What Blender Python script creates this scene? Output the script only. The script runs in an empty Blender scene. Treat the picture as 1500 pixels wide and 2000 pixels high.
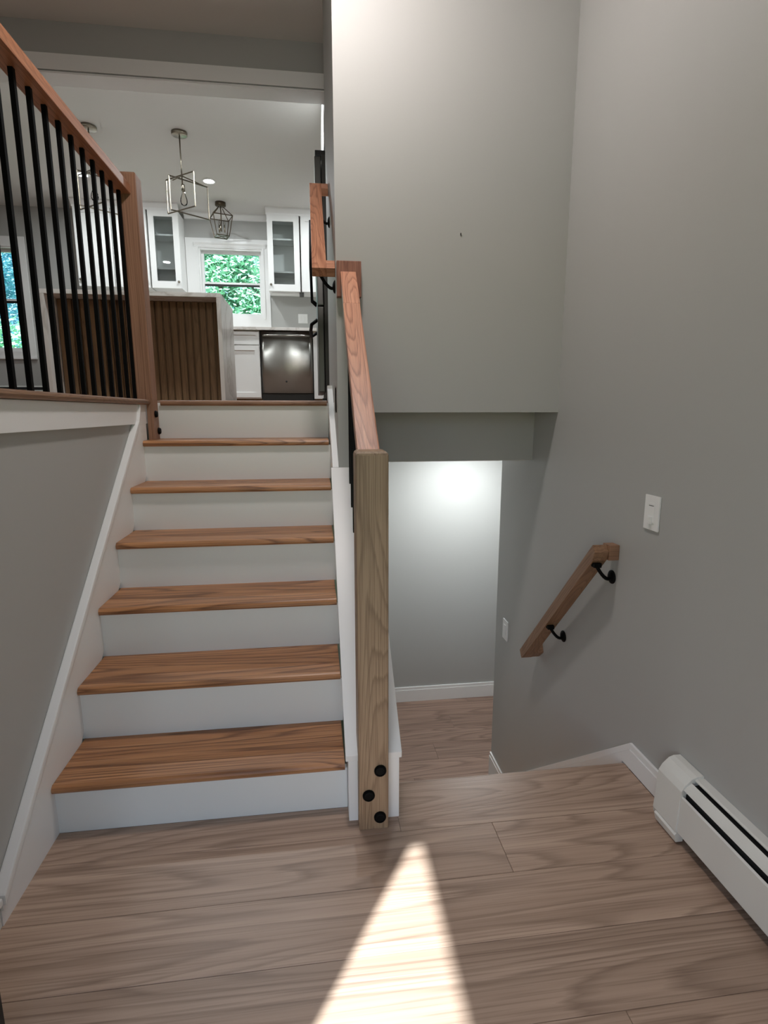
import bpy, bmesh, math, random
from mathutils import Vector, Matrix
random.seed(7)
SC = bpy.context.scene
COL = SC.collection

# ------------------------------------------------------------------ camera
PITCH, ROLL, YAW = 0.1811, -0.001, -0.1277
CAM = Vector((0.787, -1.556, 1.248))
fw = Vector((-math.sin(YAW)*math.cos(PITCH), math.cos(YAW)*math.cos(PITCH), -math.sin(PITCH)))
rt = Vector((math.cos(YAW), math.sin(YAW), 0)); up = rt.cross(fw)
R_ = math.cos(ROLL)*rt + math.sin(ROLL)*up; U_ = -math.sin(ROLL)*rt + math.cos(ROLL)*up
cd = bpy.data.cameras.new('camera'); cam = bpy.data.objects.new('camera', cd); COL.objects.link(cam)
cd.sensor_fit = 'HORIZONTAL'; cd.sensor_width = 36; cd.lens = 1064.6/1500*36; cd.clip_start = 0.02
cam.matrix_world = Matrix((( R_.x, U_.x, -fw.x, CAM.x), (R_.y, U_.y, -fw.y, CAM.y), (R_.z, U_.z, -fw.z, CAM.z), (0, 0, 0, 1)))
SC.camera = cam

# ------------------------------------------------------------------ world, sun, exposure
SC.view_settings.view_transform = 'Standard'; SC.view_settings.look = 'None'
SC.view_settings.gamma = 1; SC.view_settings.use_curve_mapping = False
SC.view_settings.exposure = 0.0
SC.cycles.max_bounces = 6; SC.cycles.diffuse_bounces = 4; SC.cycles.glossy_bounces = 3; SC.cycles.transparent_max_bounces = 12
SC.cycles.caustics_reflective = False; SC.cycles.caustics_refractive = False
W = bpy.data.worlds.new('sky'); SC.world = W; W.use_nodes = True
wn = W.node_tree.nodes; wl = W.node_tree.links
SUN_EL, SUN_DIR = math.radians(48), Vector((0.533, 0.846, 0)).normalized()   # horizontal direction the light travels
sky = wn.new('ShaderNodeTexSky'); sky.sky_type = 'NISHITA'; sky.sun_disc = False
sky.sun_elevation = SUN_EL; sky.sun_rotation = math.atan2(-SUN_DIR.x, -SUN_DIR.y)
wn['Background'].inputs['Strength'].default_value = 0.36
wl.new(sky.outputs[0], wn['Background'].inputs['Color'])
sd = bpy.data.lights.new('sun', 'SUN'); sd.energy = 16; sd.angle = 0.014; sd.color = (0.84, 0.94, 1.0)
so = bpy.data.objects.new('sun', sd); COL.objects.link(so)
tv = Vector((SUN_DIR.x*math.cos(SUN_EL), SUN_DIR.y*math.cos(SUN_EL), -math.sin(SUN_EL)))
so.rotation_euler = tv.to_track_quat('-Z', 'Y').to_euler(); so.location = (-3, -6, 8)

def portal(name, loc, rot, sx, sy):           # sampling guide at a real opening; gives no light of its own
    d = bpy.data.lights.new(name, 'AREA'); d.shape = 'RECTANGLE'; d.size = sx; d.size_y = sy; d.energy = 1
    d.cycles.is_portal = True
    o = bpy.data.objects.new(name, d); COL.objects.link(o); o.location = loc; o.rotation_euler = rot
portal('doorway_portal', (0.58, -1.80, 1.03), (math.radians(90), 0, 0), 1.06, 2.06)
portal('kitchen_window_portal', (-0.17, 6.0, 2.83), (math.radians(-90), 0, 0), 0.76, 0.8)
portal('dining_window_portal', (-3.0, 6.0, 2.57), (math.radians(-90), 0, 0), 0.8, 1.2)

# ------------------------------------------------------------------ materials
MATS = {}
def srgb(r, g, b):
    f = lambda c: (c/255/12.92 if c/255 <= 0.04045 else ((c/255+0.055)/1.055)**2.4)
    return (f(r), f(g), f(b), 1)
def newmat(name):
    m = bpy.data.materials.new(name); m.use_nodes = True; MATS[name] = m
    return m, m.node_tree.nodes, m.node_tree.links, m.node_tree.nodes['Principled BSDF']
def plain(name, col, rough=0.5, metal=0.0, bump=0.0, bscale=400, spec=0.5, var=0.0):
    m, n, l, b = newmat(name)
    b.inputs['Base Color'].default_value = col; b.inputs['Roughness'].default_value = rough
    b.inputs['Metallic'].default_value = metal; b.inputs['Specular IOR Level'].default_value = spec
    tc = n.new('ShaderNodeTexCoord')
    if bump:
        nz = n.new('ShaderNodeTexNoise'); nz.inputs['Scale'].default_value = bscale; nz.inputs['Detail'].default_value = 2
        l.new(tc.outputs['Object'], nz.inputs['Vector'])
        bp = n.new('ShaderNodeBump'); bp.inputs['Strength'].default_value = bump; bp.inputs['Distance'].default_value = 0.002
        l.new(nz.outputs['Fac'], bp.inputs['Height']); l.new(bp.outputs['Normal'], b.inputs['Normal'])
    if var:
        nz = n.new('ShaderNodeTexNoise'); nz.inputs['Scale'].default_value = 3; nz.inputs['Detail'].default_value = 3
        l.new(tc.outputs['Object'], nz.inputs['Vector'])
        mx = n.new('ShaderNodeMix'); mx.data_type = 'RGBA'
        mx.inputs[6].default_value = tuple(c*(1-var) for c in col[:3])+(1,); mx.inputs[7].default_value = tuple(min(1, c*(1+var)) for c in col[:3])+(1,)
        l.new(nz.outputs['Fac'], mx.inputs[0]); l.new(mx.outputs[2], b.inputs['Base Color'])
    return m
def emit(name, col, strength):
    m, n, l, b = newmat(name)
    b.inputs['Base Color'].default_value = (0.8, 0.8, 0.8, 1)
    b.inputs['Emission Color'].default_value = col; b.inputs['Emission Strength'].default_value = strength
    return m
def glass(name, tint=(0.95, 1, 0.98, 1), refl=0.08):
    m, n, l, b = newmat(name); n.remove(b)
    out = n['Material Output']; t = n.new('ShaderNodeBsdfTransparent'); t.inputs[0].default_value = tint
    g = n.new('ShaderNodeBsdfGlossy'); g.inputs['Roughness'].default_value = 0.02
    fr = n.new('ShaderNodeFresnel'); fr.inputs['IOR'].default_value = 1.3
    mx = n.new('ShaderNodeMixShader'); l.new(fr.outputs[0], mx.inputs[0]); l.new(t.outputs[0], mx.inputs[1]); l.new(g.outputs[0], mx.inputs[2])
    l.new(mx.outputs[0], out.inputs['Surface']); return m
def wood(name, light, mid, dark, axis='X', ring=60, width=6.0, length=0.8, pores=0.5, contrast=0.6, rough=0.42, vary=0.18):
    m, n, l, b = newmat(name)
    tc = n.new('ShaderNodeTexCoord'); oi = n.new('ShaderNodeObjectInfo')
    cx = n.new('ShaderNodeCombineXYZ')
    for i, k in enumerate((37.3, 91.7, 53.1)):
        mm = n.new('ShaderNodeMath'); mm.operation = 'MULTIPLY'; mm.inputs[1].default_value = k
        l.new(oi.outputs['Random'], mm.inputs[0]); l.new(mm.outputs[0], cx.inputs[i])
    def scaled(a, c):
        s = [c, c, c]; s['XYZ'.index(axis)] = a
        vm = n.new('ShaderNodeVectorMath'); vm.operation = 'MULTIPLY'; vm.inputs[1].default_value = s
        l.new(tc.outputs['Object'], vm.inputs[0])
        va = n.new('ShaderNodeVectorMath'); va.operation = 'ADD'; l.new(vm.outputs[0], va.inputs[0]); l.new(cx.outputs[0], va.inputs[1])
        return va.outputs[0]
    nz = n.new('ShaderNodeTexNoise'); nz.inputs['Scale'].default_value = 1; nz.inputs['Detail'].default_value = 2.0; nz.inputs['Roughness'].default_value = 0.3; nz.inputs['Distortion'].default_value = 0.25
    l.new(scaled(length, width), nz.inputs['Vector'])
    fz = n.new('ShaderNodeTexNoise'); fz.inputs['Scale'].default_value = 1; fz.inputs['Detail'].default_value = 2
    l.new(scaled(length*6, width*28), fz.inputs['Vector'])
    ad = n.new('ShaderNodeMath'); ad.operation = 'MULTIPLY_ADD'; ad.inputs[1].default_value = 0.02
    l.new(fz.outputs['Fac'], ad.inputs[0]); l.new(nz.outputs['Fac'], ad.inputs[2])
    mu = n.new('ShaderNodeMath'); mu.operation = 'MULTIPLY'; mu.inputs[1].default_value = ring; l.new(ad.outputs[0], mu.inputs[0])
    fr = n.new('ShaderNodeMath'); fr.operation = 'FRACT'; l.new(mu.outputs[0], fr.inputs[0])
    cr = n.new('ShaderNodeValToRGB'); e = cr.color_ramp.elements
    e[0].position = 0.0; e[0].color = (1, 1, 1, 1); e[1].position = 1.0; e[1].color = (0.9, 0.9, 0.9, 1)
    x = e.new(0.60); x.color = (0.78, 0.78, 0.78, 1); x = e.new(0.86); x.color = (0.0, 0.0, 0.0, 1)
    l.new(fr.outputs[0], cr.inputs[0])
    pz = n.new('ShaderNodeTexNoise'); pz.inputs['Scale'].default_value = 1; pz.inputs['Detail'].default_value = 3
    l.new(scaled(length*6, width*48), pz.inputs['Vector'])
    bz = n.new('ShaderNodeTexNoise'); bz.inputs['Scale'].default_value = 1; bz.inputs['Detail'].default_value = 5; bz.inputs['Roughness'].default_value = 0.68
    l.new(scaled(length*0.9, width*7), bz.inputs['Vector'])
    m1 = n.new('ShaderNodeMix'); m1.data_type = 'RGBA'; m1.inputs[6].default_value = mid; m1.inputs[7].default_value = light
    br_ = n.new('ShaderNodeMapRange'); br_.inputs['From Min'].default_value = 0.3; br_.inputs['From Max'].default_value = 0.7
    l.new(bz.outputs['Fac'], br_.inputs['Value']); l.new(br_.outputs[0], m1.inputs[0])
    inv = n.new('ShaderNodeMath'); inv.operation = 'SUBTRACT'; inv.inputs[0].default_value = 1; l.new(cr.outputs[0], inv.inputs[1])
    sc = n.new('ShaderNodeMath'); sc.operation = 'MULTIPLY'; sc.inputs[1].default_value = contrast; l.new(inv.outputs[0], sc.inputs[0])
    m2 = n.new('ShaderNodeMix'); m2.data_type = 'RGBA'; m2.inputs[7].default_value = dark
    l.new(sc.outputs[0], m2.inputs[0]); l.new(m1.outputs[2], m2.inputs[6])
    pr = n.new('ShaderNodeMapRange'); pr.inputs['From Min'].default_value = 0.50; pr.inputs['From Max'].default_value = 0.64
    pr.inputs['To Min'].default_value = 0; pr.inputs['To Max'].default_value = pores; l.new(pz.outputs['Fac'], pr.inputs['Value'])
    m3 = n.new('ShaderNodeMix'); m3.data_type = 'RGBA'; m3.inputs[7].default_value = dark
    l.new(pr.outputs[0], m3.inputs[0]); l.new(m2.outputs[2], m3.inputs[6])
    hv = n.new('ShaderNodeHueSaturation'); vr = n.new('ShaderNodeMapRange')
    vr.inputs['To Min'].default_value = 1-vary; vr.inputs['To Max'].default_value = 1+vary
    l.new(oi.outputs['Random'], vr.inputs['Value']); l.new(vr.outputs[0], hv.inputs['Value']); l.new(m3.outputs[2], hv.inputs['Color'])
    l.new(hv.outputs[0], b.inputs['Base Color']); b.inputs['Roughness'].default_value = rough
    bp = n.new('ShaderNodeBump'); bp.inputs['Strength'].default_value = 0.15; bp.inputs['Distance'].default_value = 0.0015
    l.new(pr.outputs[0], bp.inputs['Height']); bp.invert = True; l.new(bp.outputs['Normal'], b.inputs['Normal'])
    return m

plain('wall_paint', srgb(178, 178, 175), 0.55, bump=0.05, bscale=900)
plain('white_paint', srgb(241, 241, 240), 0.38)
plain('riser_paint', srgb(236, 238, 236), 0.42)
plain('ceiling_paint', srgb(222, 220, 216), 0.8, bump=0.05, bscale=600)
plain('cabinet_white', srgb(236, 236, 234), 0.35)
plain('cabinet_inside', srgb(190, 190, 188), 0.5)
plain('black_iron', (0.003, 0.003, 0.003, 1), 0.6, spec=0.12)
plain('black_door_paint', (0.008, 0.008, 0.008, 1), 0.4)
plain('black_plastic', (0.008, 0.008, 0.008, 1), 0.45)
plain('dark_gap', (0.012, 0.012, 0.012, 1), 0.9)
plain('heater_enamel', srgb(226, 226, 220), 0.4)
plain('switch_plastic', srgb(240, 240, 238), 0.35)
plain('fridge_side', srgb(70, 70, 68), 0.45, 0.3)
plain('stainless', srgb(150, 148, 143), 0.22, 1.0)
plain('fridge_steel', srgb(96, 96, 94), 0.35, 0.8)
plain('brushed_nickel', srgb(150, 142, 128), 0.28, 1.0)
plain('bronze', srgb(92, 80, 66), 0.35, 0.9)
plain('quartz', srgb(226, 222, 216), 0.25, var=0.04)
plain('exterior', srgb(112, 110, 106), 0.8)
plain('lawn', srgb(96, 130, 70), 0.9, var=0.25)
plain('bark', srgb(96, 84, 70), 0.9, var=0.3)
plain('leaf_green', srgb(170, 215, 182), 0.6, var=0.3)
plain('leaf_blue', srgb(155, 212, 225), 0.6, var=0.3)
plain('candle_white', srgb(235, 230, 220), 0.5)
glass('window_glass'); glass('cabinet_glass', (0.9, 0.92, 0.92, 1)); glass('bulb_glass', (1, 0.98, 0.95, 1))
emit('downlight_lens', (1, 0.99, 0.97, 1), 60)
emit('foyer_globe', (1, 0.92, 0.89, 1), 140)
emit('hall_dome', (0.93, 0.98, 1, 1), 100)
FL = (srgb(194, 168, 148), srgb(164, 138, 119), srgb(104, 80, 65))
wood('floor_oak', *FL, axis='X', ring=20, width=4.2, length=0.42, pores=0.34, contrast=0.46, rough=0.36, vary=0.07)
wood('floor_oak_small', srgb(168, 140, 124), srgb(142, 114, 100), srgb(96, 74, 62), axis='X', ring=20, width=4.5, length=0.45, contrast=0.6, rough=0.42, vary=0.1)
wood('tread_oak', srgb(204, 151, 106), srgb(179, 123, 79), srgb(102, 63, 38), axis='X', ring=22, width=5.0, length=0.6, contrast=0.8, rough=0.38, vary=0.06)
wood('rail_oak', srgb(214, 158, 126), srgb(192, 132, 102), srgb(136, 82, 58), axis='Y', ring=24, width=9, length=0.9, contrast=0.75, rough=0.4, vary=0.06)
wood('rail_oak_x', srgb(212, 158, 130), srgb(190, 132, 104), srgb(140, 90, 66), axis='X', ring=26, width=9, length=0.9, contrast=0.5, rough=0.4, vary=0.06)
wood('post_oak', srgb(176, 150, 122), srgb(156, 128, 102), srgb(112, 88, 66), axis='Z', ring=26, width=7, length=0.8, contrast=0.6, rough=0.5, vary=0.02)
wood('post_oak_red', srgb(176, 134, 108), srgb(152, 112, 88), srgb(108, 76, 58), axis='Z', ring=22, width=7, length=0.6, contrast=0.45, rough=0.5, vary=0.02)
wood('block_oak', srgb(172, 122, 102), srgb(142, 94, 78), srgb(98, 60, 48), axis='Z', ring=20, width=9, length=2, contrast=0.5, rough=0.5, vary=0.02)
wood('rail_oak_dark', srgb(158, 122, 94), srgb(132, 98, 72), srgb(92, 64, 44), axis='Y', ring=26, width=9, length=0.9, contrast=0.5, rough=0.45, vary=0.04)
wood('rail_oak_dark_x', srgb(172, 134, 106), srgb(150, 112, 86), srgb(108, 76, 56), axis='X', ring=20, width=9, length=0.9, contrast=0.5, rough=0.45, vary=0.04)
wood('rail_oak_brown', srgb(196, 140, 106), srgb(170, 112, 80), srgb(122, 74, 50), axis='Y', ring=22, width=9, length=0.9, contrast=0.5, rough=0.4, vary=0.04)
wood('slat_oak', srgb(142, 114, 82), srgb(120, 93, 64), srgb(82, 61, 40), axis='Z', ring=20, width=7, length=0.6, contrast=0.4, rough=0.5, vary=0.06)

# quartz veins
def veins(m):
    n, l = m.node_tree.nodes, m.node_tree.links; b = n['Principled BSDF']
    tc = n.new('ShaderNodeTexCoord'); nz = n.new('ShaderNodeTexNoise'); nz.inputs['Scale'].default_value = 1.4; nz.inputs['Detail'].default_value = 5
    nz.inputs['Distortion'].default_value = 1.2; l.new(tc.outputs['Object'], nz.inputs['Vector'])
    cr = n.new('ShaderNodeValToRGB'); e = cr.color_ramp.elements
    e[0].position = 0.47; e[0].color = srgb(228, 224, 218); e[1].position = 0.53; e[1].color = srgb(228, 224, 218)
    x = e.new(0.5); x.color = srgb(204, 197, 189); l.new(nz.outputs['Fac'], cr.inputs[0]); l.new(cr.outputs[0], b.inputs['Base Color'])
veins(MATS['quartz'])
# brushed streaks on the stainless steel
def brushed(m):
    n, l = m.node_tree.nodes, m.node_tree.links; b = n['Principled BSDF']
    b.inputs['Anisotropic'].default_value = 0.85; b.inputs['Anisotropic Rotation'].default_value = 0.25; b.inputs['Roughness'].default_value = 0.3
    tg = n.new('ShaderNodeTangent'); tg.direction_type = 'RADIAL'; tg.axis = 'Z'; l.new(tg.outputs[0], b.inputs['Tangent'])
    tc = n.new('ShaderNodeTexCoord'); vm = n.new('ShaderNodeVectorMath'); vm.operation = 'MULTIPLY'; vm.inputs[1].default_value = (3, 3, 0.3)
    l.new(tc.outputs['Object'], vm.inputs[0]); nz = n.new('ShaderNodeTexNoise'); nz.inputs['Scale'].default_value = 1; l.new(vm.outputs[0], nz.inputs['Vector'])
    bp = n.new('ShaderNodeBump'); bp.inputs['Strength'].default_value = 0.4; bp.inputs['Distance'].default_value = 0.02
    l.new(nz.outputs['Fac'], bp.inputs['Height']); l.new(bp.outputs['Normal'], b.inputs['Normal'])
brushed(MATS['stainless'])

# ------------------------------------------------------------------ mesh helpers (world coordinates in, origin at the piece's base)
def link(name, me, mat, parent=None, loc=None, rot=None):
    o = bpy.data.objects.new(name, me)
    if mat and not me.materials: me.materials.append(MATS[mat])
    COL.objects.link(o)
    if parent is not None:
        o.parent = parent; o.matrix_parent_inverse = PW[parent.name].inverted()
    L = Matrix.Translation(loc or (0, 0, 0))
    if rot is not None: L = L @ rot
    o.matrix_basis = L; PW[o.name] = L
    return o
PW = {}
def tag(o, label=None, cat=None, group=None, kind=None):
    for k, v in (('label', label), ('category', cat), ('group', group), ('kind', kind)):
        if v: o[k] = v
    return o
def thing(name, loc, label, cat, group=None):
    o = bpy.data.objects.new(name, None); COL.objects.link(o); o.empty_display_size = 0.05
    o.location = loc; PW[o.name] = Matrix.Translation(loc)
    return tag(o, label, cat, group)
def finish(name, bm, mat, parent=None, smooth=False, bevel=0.0, seg=2):
    if bevel:
        bmesh.ops.bevel(bm, geom=bm.edges[:], offset=bevel, segments=seg, profile=0.7, affect='EDGES')
    bmesh.ops.recalc_face_normals(bm, faces=bm.faces[:])
    xs = [v.co.x for v in bm.verts]; ys = [v.co.y for v in bm.verts]; zs = [v.co.z for v in bm.verts]
    c = Vector(((min(xs)+max(xs))/2, (min(ys)+max(ys))/2, min(zs)))
    bmesh.ops.translate(bm, verts=bm.verts[:], vec=-c)
    me = bpy.data.meshes.new(name); bm.to_mesh(me); bm.free()
    if smooth:
        for p in me.polygons: p.use_smooth = True
    return link(name, me, mat, parent, c)
def bbox(bm, x0, x1, y0, y1, z0, z1):
    v = [bm.verts.new((x, y, z)) for x in (x0, x1) for y in (y0, y1) for z in (z0, z1)]
    for f in ((0, 1, 3, 2), (4, 6, 7, 5), (0, 4, 5, 1), (2, 3, 7, 6), (0, 2, 6, 4), (1, 5, 7, 3)): bm.faces.new([v[i] for i in f])
CACHE = {}
def box(name, x0, x1, y0, y1, z0, z1, mat, parent=None, bevel=0.0, seg=2):
    key = (round(x1-x0, 4), round(y1-y0, 4), round(z1-z0, 4), mat, bevel)
    c = Vector(((x0+x1)/2, (y0+y1)/2, z0))
    if key not in CACHE:
        bm = bmesh.new(); hx, hy = (x1-x0)/2, (y1-y0)/2; bbox(bm, -hx, hx, -hy, hy, 0, z1-z0)
        if bevel: bmesh.ops.bevel(bm, geom=bm.edges[:], offset=bevel, segments=seg, profile=0.7, affect='EDGES')
        bmesh.ops.recalc_face_normals(bm, faces=bm.faces[:])
        me = bpy.data.meshes.new(name); bm.to_mesh(me); bm.free(); CACHE[key] = me
    return link(name, CACHE[key], mat, parent, c)
def boxes(name, lst, mat, parent=None, bevel=0.0):
    bm = bmesh.new()
    for b in lst: bbox(bm, *b)
    return finish(name, bm, mat, parent, bevel=bevel)
def prism(name, pts, axis, a0, a1, mat, parent=None, bevel=0.0):
    """pts: outline in the two other axes (order XYZ minus axis), extruded from a0 to a1"""
    bm = bmesh.new()
    def P(u, v, w):
        return {'X': (w, u, v), 'Y': (u, w, v), 'Z': (u, v, w)}[axis]
    A = [bm.verts.new(P(u, v, a0)) for u, v in pts]; B = [bm.verts.new(P(u, v, a1)) for u, v in pts]
    bm.faces.new(A); bm.faces.new(B[::-1]); k = len(pts)
    for i in range(k): bm.faces.new((A[i], A[(i+1) % k], B[(i+1) % k], B[i]))
    return finish(name, bm, mat, parent, bevel=bevel)
def tube_bm(bm, pts, r, n=10, cap=True):
    pts = [Vector(p) for p in pts]; rings = []
    for i, p in enumerate(pts):
        d = (pts[min(i+1, len(pts)-1)] - pts[max(i-1, 0)]).normalized()
        a = Vector((0, 0, 1)) if abs(d.z) < 0.9 else Vector((1, 0, 0))
        u = d.cross(a).normalized(); v = d.cross(u)
        rr = r[i] if isinstance(r, (list, tuple)) else r
        rings.append([bm.verts.new(p + rr*(math.cos(t)*u + math.sin(t)*v)) for t in [2*math.pi*j/n for j in range(n)]])
    for i in range(len(rings)-1):
        for j in range(n): bm.faces.new((rings[i][j], rings[i][(j+1) % n], rings[i+1][(j+1) % n], rings[i+1][j]))
    if cap: bm.faces.new(rings[0][::-1]); bm.faces.new(rings[-1])
def tube(name, pts, r, mat, parent=None, n=10, smooth=True):
    bm = bmesh.new(); tube_bm(bm, pts, r, n); return finish(name, bm, mat, parent, smooth=smooth)
def lathe(name, prof, mat, parent, base, axis=(0, 0, 1), n=24, smooth=True):
    """prof: (radius, height) along axis from base"""
    bm = bmesh.new(); ax = Vector(axis).normalized(); a = Vector((0, 0, 1)) if abs(ax.z) < 0.9 else Vector((1, 0, 0))
    u = ax.cross(a).normalized(); v = ax.cross(u); base = Vector(base); rings = []
    for r, h in prof:
        if r < 1e-6: rings.append([bm.verts.new(base + ax*h)])
        else: rings.append([bm.verts.new(base + ax*h + r*(math.cos(t)*u + math.sin(t)*v)) for t in [2*math.pi*j/n for j in range(n)]])
    for A, B in zip(rings, rings[1:]):
        for j in range(n):
            q = [A[j % len(A)], A[(j+1) % len(A)], B[(j+1) % len(B)], B[j % len(B)]]
            q = [x for i, x in enumerate(q) if x not in q[:i]]
            if len(q) > 2: bm.faces.new(q)
    for rg, fl in ((rings[0], True), (rings[-1], False)):
        if len(rg) > 2: bm.faces.new(rg[::-1] if fl else rg)
    return finish(name, bm, mat, parent, smooth=smooth)
def sloped(name, x0, x1, y0, z0, y1, z1, h, mat, parent=None, bevel=0.003, plumb=True):
    """a bar whose top runs from (y0,z0) to (y1,z1), h deep square to its run, plumb cut ends; local Y follows the run"""
    dy, dz = y1-y0, z1-z0; L = math.hypot(dy, dz); a = math.atan2(dz, dy)
    hx = (x1-x0)/2; sh = h*math.tan(a) if plumb else 0
    pts = [(0, 0), (L, 0), (L-sh, -h), (-sh, -h)]
    bm = bmesh.new()
    A = [bm.verts.new((-hx, u, v)) for u, v in pts]; B = [bm.verts.new((hx, u, v)) for u, v in pts]
    bm.faces.new(A); bm.faces.new(B[::-1])
    for i in range(4): bm.faces.new((A[i], A[(i+1) % 4], B[(i+1) % 4], B[i]))
    if bevel: bmesh.ops.bevel(bm, geom=bm.edges[:], offset=bevel, segments=2, profile=0.7, affect='EDGES')
    bmesh.ops.recalc_face_normals(bm, faces=bm.faces[:])
    me = bpy.data.meshes.new(name); bm.to_mesh(me); bm.free()
    return link(name, me, mat, parent, Vector(((x0+x1)/2, y0, z0)), Matrix.Rotation(a, 4, 'X'))
def struct(o): o['kind'] = 'structure'; return o

# ------------------------------------------------------------------ key measures
XR = 1.885                 # right wall
RISE, RUN, NOSE, SW, TH = 0.19, 0.227, 0.020, 0.861, 0.027
Z1 = 0.168                 # first riser is lower than the rest
def ztread(k): return Z1 + (k-1)*RISE        # top of tread k
ZU = ztread(7)             # upper floor 1.308
ZL = -1.162                # lower floor
ZCL = 1.01                 # ceiling of the lower hall
ZC = 3.61                  # ceiling
YW = 0.825                 # face of the wall over the lower stairs
YB = 5.80                  # kitchen back wall
YF = -1.66                 # front wall, inner face
WX = 0.894                 # left face of the stair wall
SLOPE = RISE/RUN
SLAB = 0.012

# ------------------------------------------------------------------ structure: floors
floor = struct(boxes('floor', [(-0.1, 1.0, YF-0.1, 0.05, -0.2, -SLAB), (1.0, XR, YF-0.1, 0.075, -0.2, -SLAB)], 'dark_gap'))
rows = [0.0, -0.125, -0.312, -0.497, -0.682, -0.867, -1.052, -1.237, -1.422, -1.607, -1.76]
joints = {0: [1.022], 1: [1.306], 2: [], 3: [], 4: [0.30, 1.415], 5: [0.86], 6: [0.4], 7: [1.2], 8: [0.62], 9: [1.0]}
for i in range(10):
    xs = [-0.017] + joints[i] + [XR-0.014]
    for a, b in zip(xs, xs[1:]):
        y1 = rows[i]
        if i == 0 and a > 1: continue
        box('plank', a+0.0004, b-0.0004, rows[i+1]+0.0004, y1-0.0004, -SLAB, 0.0, 'floor_oak', floor, bevel=0.0008, seg=1)
# landing nosing board over the stairs that go down
prism('nosing_board', [(-0.1246, 0), (0.090, 0), (0.099, -0.003), (0.103, -0.010), (0.103, -0.018), (0.099, -0.025), (0.085, -0.028), (0.085, -SLAB), (-0.1246, -SLAB)], 'X', 1.0224, XR-0.014, 'floor_oak', floor)

lower = struct(box('floor_lower', 0.0, 4.2, 0.2, 2.9, ZL-0.2, ZL-SLAB, 'dark_gap'))
y = 1.475; i = 0
while y < 2.62:
    cut = 1.05 + (i*0.73) % 1.25
    y1 = min(y+0.183, 2.645)
    for a, b in ((1.031, cut+0.35), (cut+0.35, cut+1.45), (cut+1.45, 4.2)):
        box('plank', a+0.0004, min(b, 4.2)-0.0004, y+0.0004, y1-0.0004, ZL-SLAB, ZL, 'floor_oak_small', lower, bevel=0.0008, seg=1)
    y += 0.183; i += 1

upper = struct(boxes('floor_upper', [(-5.0, -0.02, YF, YB, ZCL, ZU-SLAB), (-0.02, WX, 1.385, YB, ZCL, ZU-SLAB), (WX, XR, 1.2005, YB, ZCL, ZU-SLAB)], 'white_paint'))
for k, (a, b, c, d) in enumerate(((-5.0, -0.075, YF, YB), (-0.075, WX, 1.44, YB), (WX, XR, 1.96, YB))):
    box('floor_covering', a, b, c, d, ZU-SLAB, ZU, 'floor_oak_small', upper)

# ------------------------------------------------------------------ structure: walls and ceilings
struct(box('ceiling', -5.1, 2.1, YF-0.1, YB+0.2, ZC, ZC+0.15, 'ceiling_paint'))
struct(box('ceiling_lower', WX, 4.2, 1.2, 2.9, ZCL-0.012, ZCL-0.0005, 'ceiling_paint'))
# left foyer wall under the balcony
struct(box('wall_left', -0.12, -0.017, YF, 1.36, -0.2, 1.195, 'wall_paint'))
# right wall, ends in an outside corner at the lower hall
struct(boxes('wall_right', [(XR, XR+0.12, YF-0.1, 1.535, ZL-0.1, ZCL), (XR, XR+0.12, YF-0.1, YB+0.1, ZCL, ZC)], 'wall_paint'))
# wall over the lower stairs: front face, stepped soffit, and the stair wall that runs back beside the upper steps
struct(boxes('wall_front_upper', [(WX, XR, YW, YW+0.12, 1.247, ZC), (WX, XR, YW+0.12, 1.09, 1.247, 1.36), (1.031, XR, 1.09, 1.2, ZCL, 1.247),
                                  (WX, 1.031, YW, 1.93, ZL-0.1, 1.247), (WX, 1.031, YW+0.12, 1.93, 1.247, ZC)], 'wall_paint'))
tag(box('nail', 1.4145, 1.4175, YW-0.004, YW, 1.972, 1.981, 'dark_gap'), 'tiny dark nail left in the tall wall above the lower stairs', 'nail')
# header between living area and kitchen with a flat white casing
struct(box('wall_header', -5.0, XR, 2.5, 2.62, 3.33, ZC, 'wall_paint'))
t = struct(box('trim_1', -5.0, XR, 2.486, 2.4995, 3.338, 3.428, 'white_paint', bevel=0.002))
struct(box('trim_2', -5.0, XR, 2.486, 2.634, 3.318, 3.3295, 'white_paint', bevel=0.002))
# kitchen back wall with two window openings
KW = (-0.55, 0.212, 2.425, 3.225)     # kitchen window opening x0,x1,z0,z1
DWN = (-3.42, -2.615, 1.975, 3.165)   # dining window opening
def wall_with_holes(name, x0, x1, y0, y1, z0, z1, holes, mat):
    lst = []; x = x0
    for a, b, c, d in sorted(holes):
        lst.append((x, a, y0, y1, z0, z1)); lst.append((a, b, y0, y1, z0, c)); lst.append((a, b, y0, y1, d, z1)); x = b
    lst.append((x, x1, y0, y1, z0, z1))
    return struct(boxes(name, lst, mat))
wall_with_holes('wall_back', -5.0, XR+0.12, YB, YB+0.14, ZCL, ZC, [KW, DWN], 'wall_paint')
struct(box('wall_living', -5.1, -5.0, YF-0.1, YB+0.14, ZCL, ZC, 'wall_paint'))
# front wall with the entry doorway behind the camera
struct(boxes('wall_entry', [(-5.0, 0.05, YF-0.1, YF, ZCL, ZC), (-0.12, 0.05, YF-0.1, YF, -0.2, ZCL), (1.11, XR, YF-0.1, YF, -0.2, ZC), (0.05, 1.11, YF-0.1, YF, 2.06, ZC)], 'wall_paint'))
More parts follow.
